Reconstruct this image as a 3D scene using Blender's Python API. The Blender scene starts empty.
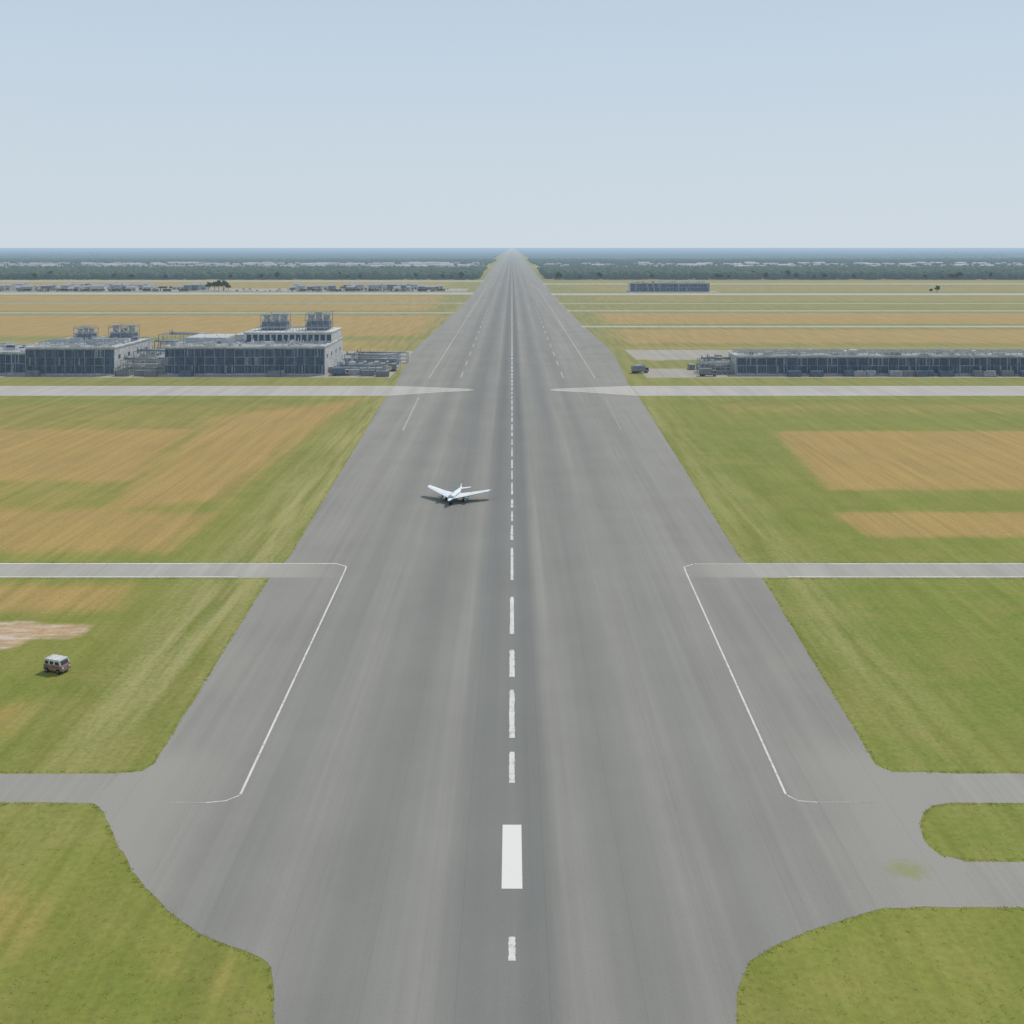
import bpy, math, random
import numpy as np
from mathutils import Vector
random.seed(7); rng=np.random.default_rng(7)
H=60.0; F=1024.0; HZ=247.0
def G(u,v):
    "ground point measured from the survey picture (camera 60 m up, level)"
    k=v-HZ
    return ((u-512)*H/k, H*F/k)
scene=bpy.context.scene
coll=scene.collection

# ---------------------------------------------------------------- materials
SUN_EL=math.radians(52); SUN_AZ=math.radians(38)
class N:
    def __init__(s,name):
        s.m=bpy.data.materials.new(name); s.m.use_nodes=True
        s.t=s.m.node_tree; s.t.nodes.clear()
        s.out=s.t.nodes.new('ShaderNodeOutputMaterial')
        s.b=s.t.nodes.new('ShaderNodeBsdfPrincipled')
        s.t.links.new(s.b.outputs[0],s.out.inputs[0])
        s.g=s.t.nodes.new('ShaderNodeNewGeometry')
        sp=s.t.nodes.new('ShaderNodeSeparateXYZ'); s.t.links.new(s.g.outputs['Position'],sp.inputs[0])
        s.X,s.Y,s.Z=sp.outputs
        s.pos=s.g.outputs['Position']
    def L(s,a,b): s.t.links.new(a,b)
    def put(s,sock,v):
        if isinstance(v,bpy.types.NodeSocket): s.L(v,sock)
        else:
            if hasattr(sock.default_value,'__len__') and len(sock.default_value)==4 and len(v)==3: v=(*v,1)
            sock.default_value=v
    def math(s,op,a,b=0.0,clamp=False):
        n=s.t.nodes.new('ShaderNodeMath'); n.operation=op; n.use_clamp=clamp
        s.put(n.inputs[0],a); s.put(n.inputs[1],b); return n.outputs[0]
    def mix(s,f,a,b,mode='MIX'):
        n=s.t.nodes.new('ShaderNodeMix'); n.data_type='RGBA'; n.blend_type=mode
        s.put(n.inputs[0],f); s.put(n.inputs[6],a); s.put(n.inputs[7],b); return n.outputs[2]
    def scale(s,v):
        n=s.t.nodes.new('ShaderNodeVectorMath'); n.operation='MULTIPLY'
        s.L(s.pos,n.inputs[0]); n.inputs[1].default_value=v; return n.outputs[0]
    def noise(s,sc,detail=4,rough=.6,vec=None,dist=0):
        n=s.t.nodes.new('ShaderNodeTexNoise'); s.L(vec if vec else s.pos,n.inputs['Vector'])
        n.inputs['Scale'].default_value=sc; n.inputs['Detail'].default_value=detail
        n.inputs['Roughness'].default_value=rough; n.inputs['Distortion'].default_value=dist
        return n.outputs[0]
    def ramp(s,v,lo,hi,a=0.0,b=1.0):
        n=s.t.nodes.new('ShaderNodeMapRange'); n.interpolation_type='SMOOTHSTEP'
        s.put(n.inputs[0],v)
        for i,x in enumerate((lo,hi,a,b)): n.inputs[i+1].default_value=x
        return n.outputs[0]
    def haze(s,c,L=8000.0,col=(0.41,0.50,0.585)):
        "summer haze painted into the material: surface colour fades, emitted air light grows with distance along the airfield"
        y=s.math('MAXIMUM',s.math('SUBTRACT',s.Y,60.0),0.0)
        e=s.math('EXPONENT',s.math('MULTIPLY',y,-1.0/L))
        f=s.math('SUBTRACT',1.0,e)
        s.b.inputs['Emission Color'].default_value=(*col,1); s.L(f,s.b.inputs['Emission Strength'])  # air light painted as surface glow, no haze volume behind it
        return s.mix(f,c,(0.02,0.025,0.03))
    def fin(s,c,rough=.8,metal=0.0,bump=None,bs=.3,bd=.1,spec=.3):
        s.put(s.b.inputs['Base Color'],c); s.put(s.b.inputs['Roughness'],rough)
        s.b.inputs['Metallic'].default_value=metal
        s.b.inputs['Specular IOR Level'].default_value=spec
        if bump is not None:
            n=s.t.nodes.new('ShaderNodeBump'); n.inputs['Strength'].default_value=bs; n.inputs['Distance'].default_value=bd
            s.L(bump,n.inputs['Height']); s.L(n.outputs[0],s.b.inputs['Normal'])
        return s.m
def simple(name,col,rough=.7,metal=0,var=.25,sc=.6,spec=.3,haze=True):
    n=N(name)
    f=n.ramp(n.noise(sc,5),.3,.7,1-var,1+var*.6)
    c=n.mix(1.0,col,f,'MULTIPLY')
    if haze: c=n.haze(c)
    return n.fin(c,rough,metal,spec=spec)

def grass_colour(n,attr=True):
    big=n.ramp(n.noise(.012,5,.6),.35,.65)
    mid=n.ramp(n.noise(.11,5,.65,dist=.6),.32,.68)
    fine=n.noise(1.3,6,.75)
    streak=n.noise(1.0,4,.6,vec=n.scale((.35,.018,0)))
    mow=n.noise(1.0,3,.6,vec=n.scale((.9,.02,0)))
    c=n.mix(big,(.185,.214,.046),(.228,.246,.056))
    lush=n.math('MULTIPLY',n.ramp(n.X,30,60),n.ramp(n.Y,180,200,1,.35))
    c=n.mix(n.math('MULTIPLY',lush,.55),c,(.165,.225,.045))
    c=n.mix(n.math('MULTIPLY',mid,.50),c,(.288,.262,.085))
    if attr:
        a=n.t.nodes.new('ShaderNodeAttribute'); a.attribute_name='zone'
        sp=n.t.nodes.new('ShaderNodeSeparateColor'); n.L(a.outputs['Color'],sp.inputs[0])
        farm=n.math('MULTIPLY',n.ramp(n.Y,220,700,0,.5),n.ramp(n.Y,1800,2600,1,.2))
        c=n.mix(farm,c,(.265,.24,.105))
        edge=n.math('MULTIPLY',n.math('SUBTRACT',n.noise(.16,6,.7),.5),.6)
        edge=n.math('ADD',edge,n.math('MULTIPLY',n.math('SUBTRACT',streak,.5),.55))
        tan=n.ramp(n.math('ADD',sp.outputs[0],edge),.15,.88)
        tan=n.math('MULTIPLY',tan,n.ramp(n.noise(.05,5,.7),.25,.6,.80,1.0))
        tan=n.math('MULTIPLY',tan,n.ramp(mow,.3,.7,.82,1.0))
        tc=n.mix(n.ramp(n.noise(.05,6,.7),.35,.65),(.450,.286,.112),(.39,.264,.105))
        c=n.mix(n.math('MULTIPLY',tan,.92),c,tc)
        dry=n.math('MULTIPLY',n.math('MULTIPLY',sp.outputs[2],.65),n.ramp(n.math('ADD',streak,n.math('MULTIPLY',fine,.35)),.45,.85))
        c=n.mix(dry,c,(.42,.37,.19))
        # slightly coarser uncut strip along the left verge
        dn=n.math('ADD',n.math('MULTIPLY',n.math('SUBTRACT',n.noise(.2,6,.65),.5),.9),sp.outputs[1])
        dirt=n.ramp(dn,.3,.8)
        dcol=n.mix(n.ramp(n.noise(1.0,4,.6,vec=n.scale((.12,.8,0))),.45,.65),(.46,.32,.19),(.60,.50,.40))
        c=n.mix(dirt,c,dcol)
    s1=n.ramp(streak,.3,.7,.93,1.06)
    c=n.mix(1.0,c,s1,'MULTIPLY')
    c=n.mix(1.0,c,n.ramp(mow,.3,.7,.96,1.04),'MULTIPLY')
    f=n.ramp(fine,.25,.75,.85,1.15)
    c=n.mix(1.0,c,f,'MULTIPLY')
    return c,fine
n=N('grass_ground'); c,fine=grass_colour(n)
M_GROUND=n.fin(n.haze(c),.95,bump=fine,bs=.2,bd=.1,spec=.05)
def tuftmat(name,mul):
    n=N(name); c,fine=grass_colour(n,False); c=n.mix(1.0,c,mul,'MULTIPLY')
    n.fin(c,.9,spec=.05)
    tr=n.t.nodes.new('ShaderNodeBsdfTranslucent'); n.L(c,tr.inputs[0]); ms=n.t.nodes.new('ShaderNodeMixShader'); ms.inputs[0].default_value=.5
    n.L(n.b.outputs[0],ms.inputs[1]); n.L(tr.outputs[0],ms.inputs[2]); n.L(ms.outputs[0],n.out.inputs[0]); return n.m
M_TUFT=tuftmat('grass_tufts',(1.6,1.6,1.55))

WEED=G(907,870)
def asphalt(name,base,bands=True,L=10500):
    n=N(name)
    fine=n.noise(6,4,.8)
    st=n.noise(1.0,5,.6,vec=n.scale((.22,.004,0)))
    st2=n.noise(1.0,5,.65,vec=n.scale((1.3,.012,0)))
    blot=n.noise(.045,5,.65)
    c=n.mix(1.0,base,n.ramp(st,.3,.7,.91,1.07),'MULTIPLY')
    c=n.mix(1.0,c,n.ramp(st2,.3,.7,.95,1.04),'MULTIPLY')
    c=n.mix(1.0,c,n.ramp(blot,.3,.7,.96,1.04),'MULTIPLY')
    if bands:
        ax=n.math('ABSOLUTE',n.X)
        jn=n.math('MULTIPLY',n.ramp(n.math('ADD',ax,n.math('MULTIPLY',blot,4)),31,43),n.ramp(n.Y,118,126,1,0))
        c=n.mix(jn,c,(.325,.312,.28))
        jt=n.math('MULTIPLY',n.ramp(n.math('ADD',ax,n.math('MULTIPLY',blot,3)),30,47),n.math('MULTIPLY',n.ramp(n.Y,185.2,186.6),n.ramp(n.Y,193.4,194.6,1,0)))
        c=n.mix(jt,c,(.385,.368,.328))
        xw=n.math('ADD',n.X,n.math('MULTIPLY',n.math('SUBTRACT',n.noise(.05,3),.5),.6))
        l=n.ramp(xw,-7.0,-5.2); r=n.ramp(xw,3.0,5.2,1,0)
        band=n.math('MULTIPLY',l,r)
        c=n.mix(n.math('MULTIPLY',band,.20),c,(.095,.108,.118))
        grow=n.ramp(n.Y,120,420,1.0,1.75)
        def rub(cx,w,amt):
            nonlocal c
            d=n.math('ABSOLUTE',n.math('SUBTRACT',xw,cx))
            k=n.math('MULTIPLY',n.ramp(d,0,w,1,0),n.ramp(n.math('ADD',st2,n.math('MULTIPLY',st,.5)),.5,.9,.4,1.0))
            k=n.math('MULTIPLY',k,grow)
            c=n.mix(n.math('MULTIPLY',k,amt,True),c,(.085,.097,.106))
        rub(-3.2,3.6,.28); rub(2.0,3.0,.32); rub(11,6.5,.22); rub(-13.5,8,.27); rub(22,6,.14); rub(-26,6,.16)
        j=n.math('ABSOLUTE',n.math('SUBTRACT',n.math('MODULO',n.math('ABSOLUTE',n.math('ADD',n.X,.7)),7.5),3.75))
        c=n.mix(n.math('MULTIPLY',n.ramp(j,0.02,.10,1,0),.12),c,(.09,.095,.095))
        sh=n.math('MULTIPLY',n.ramp(ax,26,44),n.ramp(blot,.35,.65,.05,.35))
        c=n.mix(sh,c,(.30,.285,.25))
        # weeds growing through the paved corner
        dx=n.math('SUBTRACT',n.X,WEED[0]); dy=n.math('SUBTRACT',n.Y,WEED[1])
        dd=n.math('SQRT',n.math('ADD',n.math('MULTIPLY',n.math('MULTIPLY',dx,dx),.35),n.math('MULTIPLY',n.math('MULTIPLY',dy,dy),.6)))
        dd=n.math('ADD',dd,n.math('MULTIPLY',n.math('SUBTRACT',n.noise(.9,7,.75),.5),3.2))
        c=n.mix(n.ramp(dd,.4,1.6,.62,0),c,(.25,.27,.09))
    c=n.mix(1.0,c,n.ramp(fine,.2,.8,.90,1.10),'MULTIPLY')
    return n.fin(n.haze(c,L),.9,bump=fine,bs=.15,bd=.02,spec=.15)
M_ASPH=asphalt('aged_asphalt',(.272,.264,.236))
M_TAXI=asphalt('pale_asphalt',(.325,.312,.28),False)
M_TAXI2=asphalt('weathered_pale_asphalt',(.385,.368,.328),False)
M_ROAD=asphalt('light_concrete_road',(.44,.42,.375),False,9000)
M_YARD=asphalt('yard_concrete',(.37,.345,.29),False,9000)
def paint(name,col,wear,under,w2=.28,sc=3):
    n=N(name)
    w=n.math('ADD',n.noise(sc,6,.8),n.math('MULTIPLY',n.noise(.25,4,.7),.6))
    f=n.ramp(w,wear,wear+w2)
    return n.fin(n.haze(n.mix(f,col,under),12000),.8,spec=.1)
M_BLOCK=paint('fresh_white_paint',(.74,.72,.68),.92,(.34,.32,.29))
M_WHITE=paint('runway_paint',(.68,.66,.62),.74,(.34,.33,.29),.34,1.6)
M_FARW=paint('clear_runway_paint',(.66,.64,.60),.72,(.32,.31,.28),.34,.5)
M_ROADW=paint('taxiway_border_paint',(.66,.64,.60),.9,(.4,.38,.34),.3,.6)
M_WORN=paint('worn_paint',(.54,.52,.48),.66,(.31,.29,.26))

M_WALL=simple('grey_concrete_wall',(.36,.38,.40),.8)
M_WALLP=simple('pale_wall_panels',(.52,.53,.52),.8)
M_ROOF=simple('light_roof_membrane',(.60,.60,.58),.85,var=.35,sc=.12)
M_COL=simple('facade_columns',(.27,.33,.40),.7)
M_STEEL=simple('galvanised_steel',(.33,.38,.42),.5,.2)
M_DARK=simple('dark_louvres',(.06,.08,.10),.6)
M_BLUEP=simple('blue_grey_panels',(.12,.175,.25),.6)
M_PIPE=simple('white_pipework',(.58,.59,.57),.5)
M_HOUSE=simple('muted_house_walls',(.42,.43,.43),.8)
def glassm():
    n=N('navy_window_glass')
    c=n.mix(n.ramp(n.noise(.25,4),.35,.65),(.022,.048,.09),(.06,.11,.175))
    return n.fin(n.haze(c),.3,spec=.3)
M_GLASS=glassm()
M_TYRE=simple('rubber_tyre',(.02,.02,.02),.9,haze=False)
M_WPAINT=simple('white_vehicle_paint',(.62,.62,.60),.35,var=.15,spec=.5)
M_RED=simple('dusty_red_brown_paint',(.31,.18,.135),.6,var=.35,sc=1.5,spec=.3)
M_GREY=simple('grey_paint',(.20,.22,.235),.45,var=.2,spec=.5)
M_CARGL=simple('car_glass',(.035,.045,.055),.2,var=.1,spec=.5,haze=False)
M_PLANE=simple('white_aircraft_paint',(.78,.82,.83),.4,var=.15,spec=.4,haze=False)
M_TEAL=simple('teal_aircraft_trim',(.11,.23,.27),.4,var=.15,spec=.4,haze=False)
M_METAL=simple('bare_metal',(.35,.36,.37),.35,.8,haze=False)
M_LAMP=simple('headlamp_lens',(.75,.75,.70),.1,var=.05,spec=.7,haze=False)
M_BARK=simple('bark',(.10,.08,.06),.9)
def foliage(name,a,b,L=9000):
    n=N(name)
    c=n.mix(n.ramp(n.noise(.05,5,.7),.35,.65),a,b)
    c=n.mix(1.0,c,n.ramp(n.noise(.9,4,.7),.3,.7,.8,1.2),'MULTIPLY')
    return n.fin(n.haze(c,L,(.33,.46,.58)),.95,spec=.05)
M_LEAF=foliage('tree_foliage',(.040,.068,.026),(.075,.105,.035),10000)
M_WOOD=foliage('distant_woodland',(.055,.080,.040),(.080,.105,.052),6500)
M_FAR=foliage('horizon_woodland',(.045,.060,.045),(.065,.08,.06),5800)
M_TILE=simple('grey_roof_sheet',(.36,.35,.34),.8)

# ---------------------------------------------------------------- mesh tools
class MB:
    def __init__(s): s.v=[]; s.f=[]; s.m=[]
    def add(s,vs,fs,m=0):
        o=len(s.v); s.v+= [tuple(p) for p in vs]
        for f in fs: s.f.append(tuple(i+o for i in f)); s.m.append(m)
    def box(s,x0,y0,z0,x1,y1,z1,m=0):
        s.add([(x0,y0,z0),(x1,y0,z0),(x1,y1,z0),(x0,y1,z0),(x0,y0,z1),(x1,y0,z1),(x1,y1,z1),(x0,y1,z1)],
              [(0,3,2,1),(4,5,6,7),(0,1,5,4),(1,2,6,5),(2,3,7,6),(3,0,4,7)],m)
    def tube(s,p0,p1,r0,r1=None,n=10,m=0):
        r1=r0 if r1 is None else r1
        p0=Vector(p0);p1=Vector(p1);d=(p1-p0).normalized()
        a=d.cross(Vector((0,0,1)) if abs(d.z)<.9 else Vector((1,0,0))).normalized(); b=d.cross(a)
        vs=[]
        for p,r in((p0,r0),(p1,r1)):
            for i in range(n):
                t=2*math.pi*i/n; vs.append(p+a*math.cos(t)*r+b*math.sin(t)*r)
        fs=[(i,(i+1)%n,n+(i+1)%n,n+i) for i in range(n)]+[tuple(range(n-1,-1,-1)),tuple(range(n,2*n))]
        s.add(vs,fs,m)
    def loft(s,rings,m=0,cap=True):
        n=len(rings[0]); vs=[p for r in rings for p in r]; fs=[]
        for j in range(len(rings)-1):
            for i in range(n):
                fs.append((j*n+i,j*n+(i+1)%n,(j+1)*n+(i+1)%n,(j+1)*n+i))
        if cap: fs+=[tuple(range(n-1,-1,-1)),tuple(range((len(rings)-1)*n,len(rings)*n))]
        s.add(vs,fs,m)
    def mesh(s,name,mats,smooth=False):
        me=bpy.data.meshes.new(name); me.from_pydata(s.v,[],s.f)
        for m in mats: me.materials.append(m)
        me.polygons.foreach_set('material_index',s.m)
        if smooth: me.polygons.foreach_set('use_smooth',[True]*len(s.f))
        me.update(); return me
def obj(name,me,parent=None,loc=(0,0,0),rot=0,**kw):
    o=bpy.data.objects.new(name,me); coll.objects.link(o)
    o.location=loc; o.rotation_euler=(0,0,rot)
    if parent: o.parent=parent
    for k,v in kw.items(): o[k]=v
    return o
def fixn(o):
    import bmesh
    bm=bmesh.new(); bm.from_mesh(o.data); bmesh.ops.recalc_face_normals(bm,faces=bm.faces); bm.to_mesh(o.data); bm.free()
def bevel(o,w,seg=2):
    b=o.modifiers.new('b','BEVEL'); b.width=w; b.segments=seg; b.limit_method='ANGLE'
def copy_tree(src,loc,rot,kids):
    o=src.copy(); coll.objects.link(o); o.location=loc; o.rotation_euler=(0,0,rot)
    for k in kids:
        c=k.copy(); coll.objects.link(c); c.parent=o
    return o

# ---------------------------------------------------------------- ground
def geo(a,b,r):
    l=[a]
    while l[-1]<b: l.append(l[-1]*r)
    return l
xs=list(np.arange(-460,461,4.0)); out=geo(470,65000,1.06)
xs=np.array([-x for x in reversed(out)]+xs+out)
ys=np.array([-60000,-8000,-800,-100,0,40]+geo(60,65000,1.012))
XX,YY=np.meshgrid(xs,ys)
def poly_mask(pts,soft,world=False):
    w=[p if world else G(*p) for p in pts]
    ar=sum(w[i][0]*w[(i+1)%len(w)][1]-w[(i+1)%len(w)][0]*w[i][1] for i in range(len(w)))
    sg=1 if ar>0 else -1
    d=np.full(XX.shape,1e9)
    for i in range(len(w)):
        (x0,y0),(x1,y1)=w[i],w[(i+1)%len(w)]
        l=math.hypot(x1-x0,y1-y0)
        d=np.minimum(d,sg*((x1-x0)*(YY-y0)-(y1-y0)*(XX-x0))/l)
    return np.clip(.5+d/soft,0,1)
tan=np.zeros(XX.shape)
def T(pts,soft=8,a=1.0,world=False):
    global tan; tan=np.maximum(tan,poly_mask(pts,soft,world)*a)
T([(-400,405),(330,400),(215,528),(165,556),(-500,558)],26,.42)
T([(-400,430),(200,428),(140,484),(-400,478)],12,.88)
T([(215,416),(362,398),(225,500),(90,516)],14,.88)
T([(-500,504),(95,508),(225,513),(170,552),(-500,557)],11,.85)
T([(775,431),(1500,431),(1500,490),(828,490)],6,1)
T([(832,512),(1500,512),(1500,537),(868,537)],5,1)
T([(700,403),(1400,403),(1400,414),(720,414)],14,.45)
T([(-500,582),(135,584),(122,612),(-500,622)],8,.8)
T([(-100,700),(60,700),(30,740),(-100,745)],8,.45)
T([(-60,880),(60,880),(40,960),(-60,960)],8,.5)
T([(120,940),(240,965),(245,1000),(150,985)],6,.45)
for x0,x1,y0,y1,a in [(-2500,-62,560,660,.6),(-2500,-62,690,900,.95),(-2500,-75,960,1080,.8),(-2500,-80,1110,1270,.8),(-2500,-90,1400,1850,.55),
        (62,2500,600,615,.8),(72,2500,640,745,1.0),(75,2500,800,930,1.0),(80,2500,990,1060,.3),(90,2500,1120,1260,.45),(90,2500,1380,1600,.45),(110,2500,1700,1850,.5)]:
    T([(x0,y0),(x1,y0),(x1,y1),(x0,y1)],30,a,True)
far=np.clip((YY-2300)/500,0,1)*np.clip((3700-YY)/400,0,1)*.35
tan=np.maximum(tan,far)
dirt=np.zeros(XX.shape)
dirt=np.maximum(dirt,poly_mask([(-60,622),(42,622),(40,638),(20,648),(-60,654)],4))
dirt=np.maximum(dirt,poly_mask([(40,624),(88,624),(84,638),(40,638)],4))
dirt=np.maximum(dirt,poly_mask([(640,350),(720,350),(735,360),(640,362)],20)*.6)
dirt=np.maximum(dirt,.42*np.clip((YY-2750)/200,0,1)*np.clip((3500-YY)/200,0,1))
dry=np.clip(1-np.abs(np.abs(XX)-50)/12,0,1)*np.clip((YY-90)/60,0,1)*(YY<1100)
dry=np.where(XX>0,dry*.5,dry)
dry=np.maximum(dry,.25*(YY>400)*(YY<1800))
nx,ny=len(xs),len(ys)
V=np.stack([XX.ravel(),YY.ravel(),np.zeros(XX.size)],1)
def grid_mesh(name,V,nx,ny,mat,keep=None):
    ii=np.arange(ny-1)[:,None]*nx+np.arange(nx-1)[None,:]; ii=ii.ravel()
    if keep is not None: ii=ii[keep.ravel()]
    Fq=np.stack([ii,ii+1,ii+1+nx,ii+nx],1)
    return raw_mesh(name,V,Fq,mat)
def raw_mesh(name,V,Fc,mat):
    me=bpy.data.meshes.new(name); k=Fc.shape[1]; nf=len(Fc)
    me.vertices.add(len(V)); me.vertices.foreach_set('co',np.ascontiguousarray(V,dtype=np.float32).ravel())
    me.loops.add(nf*k); me.loops.foreach_set('vertex_index',np.ascontiguousarray(Fc,dtype=np.int32).ravel())
    me.polygons.add(nf); me.polygons.foreach_set('loop_start',np.arange(0,nf*k,k,dtype=np.int32))
    me.update(calc_edges=True); me.validate(); me.materials.append(mat); return me
me=grid_mesh('ground',V,nx,ny,M_GROUND)
at=me.color_attributes.new('zone','FLOAT_COLOR','POINT')
at.data.foreach_set('color',np.stack([tan.ravel(),dirt.ravel(),dry.ravel(),np.ones(tan.size)],1).astype(np.float32).ravel())
obj('ground',me,kind='structure')

# ---------------------------------------------------------------- pavements
def rough(pts,amp=.16):
    out=[]
    for i in range(len(pts)):
        a=pts[i]; b=pts[(i+1)%len(pts)]
        l=math.hypot(b[0]-a[0],b[1]-a[1]); d=max(30,min(a[1],b[1]))
        st=.6*max(1,d/100)
        n=int(min(400,max(1,l/st))) if min(a[1],b[1])<460 else 1
        px,py=-(b[1]-a[1])/max(l,1e-6),(b[0]-a[0])/max(l,1e-6); w=0
        for j in range(n):
            t=j/n; w=w*.8+random.uniform(-1,1)*amp if n>1 and 0<j else 0
            out.append((a[0]+(b[0]-a[0])*t+px*w,a[1]+(b[1]-a[1])*t+py*w))
    return out
def sheet(name,pts,z,mat,r=True,amp=.07):
    if r: pts=rough(pts,amp)
    me=bpy.data.meshes.new(name); me.from_pydata([(x,y,z) for x,y in pts],[],[tuple(range(len(pts)))])
    me.materials.append(mat); me.update()
    if me.polygons[0].normal.z<0: me.flip_normals()
    return obj(name,me,kind='structure')
left_px=[(272,975),(268,963),(250,953),(225,944),(200,934),(180,920),(163,905),(145,888),(132,872),(120,850),(110,828),(104,812),(92,803)]
left=[(-18.3,20),(-18.3,79)]+[G(*p) for p in left_px]+[G(120,773),G(143,771),G(155,763),G(268,580),G(276,570),G(290,556),G(385,398),G(397,382),(-56.5,560),(-57,627),(-54,800),(-50,1159),(-55,2500),(-60,12000)]
right_px=[(640,398),(738,555),(752,570),(765,582),(868,752),(876,765),(892,772),(950,773),(950,803),(932,806),(924,812),(920,826),(925,842),(940,855),(965,861),(965,907),(885,908),(862,914),(800,935),(768,950),(748,964),(741,980),(737,1000)]
right=[(60,12000),(55,2500),(52,1159),(54,800),(57,627),(56.5,560),G(627,382)]+[G(*p) for p in right_px]+[(17.3,79),(17.3,20)]
MAINP=left+right
sheet('runway',MAINP,.016,M_ASPH)
def rect(x0,x1,y0,y1): return [(x0,y0),(x1,y0),(x1,y1),(x0,y1)]
sheet('taxiway',rect(-400,-34,110.6,116.7),.008,M_TAXI)
sheet('taxiway',rect(36,400,110.6,116.6),.008,M_TAXI)
sheet('road',rect(38,400,93.1,99.9),.008,M_TAXI)
sheet('taxiway',rect(-500,-34,185.7,194.4),.008,M_TAXI2)
sheet('taxiway',rect(34,500,185.7,194.4),.008,M_TAXI2)
T3L=[(-900,413),(-50,413),(-40,418),(-28,424),(-18,427),(-15.5,430),(-18,433),(-28,436),(-40,439),(-52,442),(-900,442)]
sheet('taxiway',T3L,.022,M_ROAD,False)
sheet('taxiway',[(-x,y) for x,y in T3L],.022,M_ROAD,False)
for x0,x1,y0,y1 in [(-3000,-52,925,938),(52,3000,765,778),(52,3000,955,968),(-3000,-50,1290,1350),(50,3000,1275,1325),(-3000,-50,1780,1830),(50,3000,1640,1680),(50,3000,1080,1090),(-3000,-50,1090,1100)]:
    sheet('road',rect(x0,x1,y0,y1),.03,M_ROAD,False)
sheet('yard',rect(-330,-56,470,590),.012,M_YARD,False)
sheet('yard',rect(62,420,470,505),.012,M_YARD,False)
sheet('yard',[(66,545),(300,545),(300,590),(66,598)],.012,M_YARD,False)
sheet('yard',rect(-900,-62,1385,1480),.012,M_YARD,False)
sheet('yard',rect(150,275,1352,1400),.012,M_YARD,False)

def marks(name,quads,mat,z):
    b=MB()
    for q in quads: b.add([(x,y,z) for x,y in q],[(0,1,2,3)])
    me=b.mesh(name,[mat]); o=obj(name,me,kind='structure'); 
    return o
def dash(xc,w,ya,yb): return rect(xc-w/2,xc+w/2,ya,yb)
def rdash(xc,w,ya,yb,k=14):
    "dash whose edges have worn unevenly"
    out=[]; n_=k; prev=(w/2,w/2)
    for i in range(n_):
        a=ya+(yb-ya)*i/n_; b_=ya+(yb-ya)*(i+1)/n_
        cur=(w/2*random.uniform(.78,1.05),w/2*random.uniform(.78,1.05))
        if i==n_-1: cur=(w*.3,w*.34)
        out.append([(xc-prev[0],a),(xc+prev[1],a),(xc+cur[1],b_),(xc-cur[0],b_)]); prev=cur
    return out
marks('runway_centreline',[dash(0.0,1.95,G(0,889)[1],G(0,825)[1])],M_BLOCK,.03)
q=[]
for a_,b_,w_ in((961,937,.66),(783,752,.70),(738,690,.72),(677,650,.80),(634,597,.68),(580,548,.54)): q+=rdash(0,w_,G(0,a_)[1],G(0,b_)[1])
marks('runway_centreline',q,M_WHITE,.03)
q=[]
y=G(0,540)[1]
while y<7000:
    L=random.uniform(5,14); q+=rdash(0,random.uniform(.34,.58) if y<450 else .62,y,y+L,3); y+=L+random.uniform(2,5)
marks('runway_centreline',q,M_FARW,.03)
def line(pts,w):
    qs=[]
    for (x0,y0),(x1,y1) in zip(pts,pts[1:]):
        l=math.hypot(x1-x0,y1-y0)
        nx_,ny_=-(y1-y0)/l*w/2,(x1-x0)/l*w/2
        qs.append([(x0+nx_,y0+ny_),(x0-nx_,y0-ny_),(x1-nx_,y1-ny_),(x1+nx_,y1+ny_)])
    return qs
lft=line([(-60,194.1),(-33,194.0)],.4)+line([(-33,193.7),(-31.1,192.2),(-30.95,189.5),(-29.75,112.2)],.28)+line([(-29.8,112),(-31,110.9),(-33,110.5)],.16)
marks('runway_edge_line',lft,M_WHITE,.034)
rgt=line([(60,193.8),(34.5,193.8)],.25)+line([(34.2,193.6),(32.3,192),(32.1,189.5),(30.0,112.2)],.26)+line([(30.1,112),(31,110.9),(33,110.6)],.16)
marks('runway_edge_line',rgt,M_WHITE,.034)
marks('runway_edge_line',line([(-33,110.5),(-37,110.6)],.12)+line([(33,110.6),(39,110.6)],.12),M_WORN,.034)
marks('taxiway_edge_line',line([(-400,193.9),(-60,193.9)],.6)+line([(-400,186.2),(-50,186.2)],.4),M_WHITE,.036)
marks('taxiway_edge_line',line([(400,193.8),(60,193.8)],.5)+line([(400,186.2),(50,186.2)],.4),M_WHITE,.036)
for s in(-1,1):
    marks('taxiway_edge_line',line([(s*600,414.5),(s*50,414.5),(s*38,420),(s*18,428.5)],.6)+line([(s*600,440.5),(s*52,440.5),(s*38,437.5),(s*18,431.5)],.6),M_ROADW,.04)
    marks('runway_edge_line',line([(s*38,470),(s*38,1500)],.5),M_WORN,.034)
    qq=[]; yy=470
    while yy<1000: qq+=line([(s*23.5,yy),(s*23.5,yy+22)],.6); yy+=48
    marks('runway_lane_line',qq,M_WORN,.036)
marks('runway_edge_line',line([(-35.7,335),(-37.2,408)],.5),M_WORN,.036)
marks('runway_edge_line',line([(35.7,335),(37.2,408)],.15),M_WORN,.036)

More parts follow.
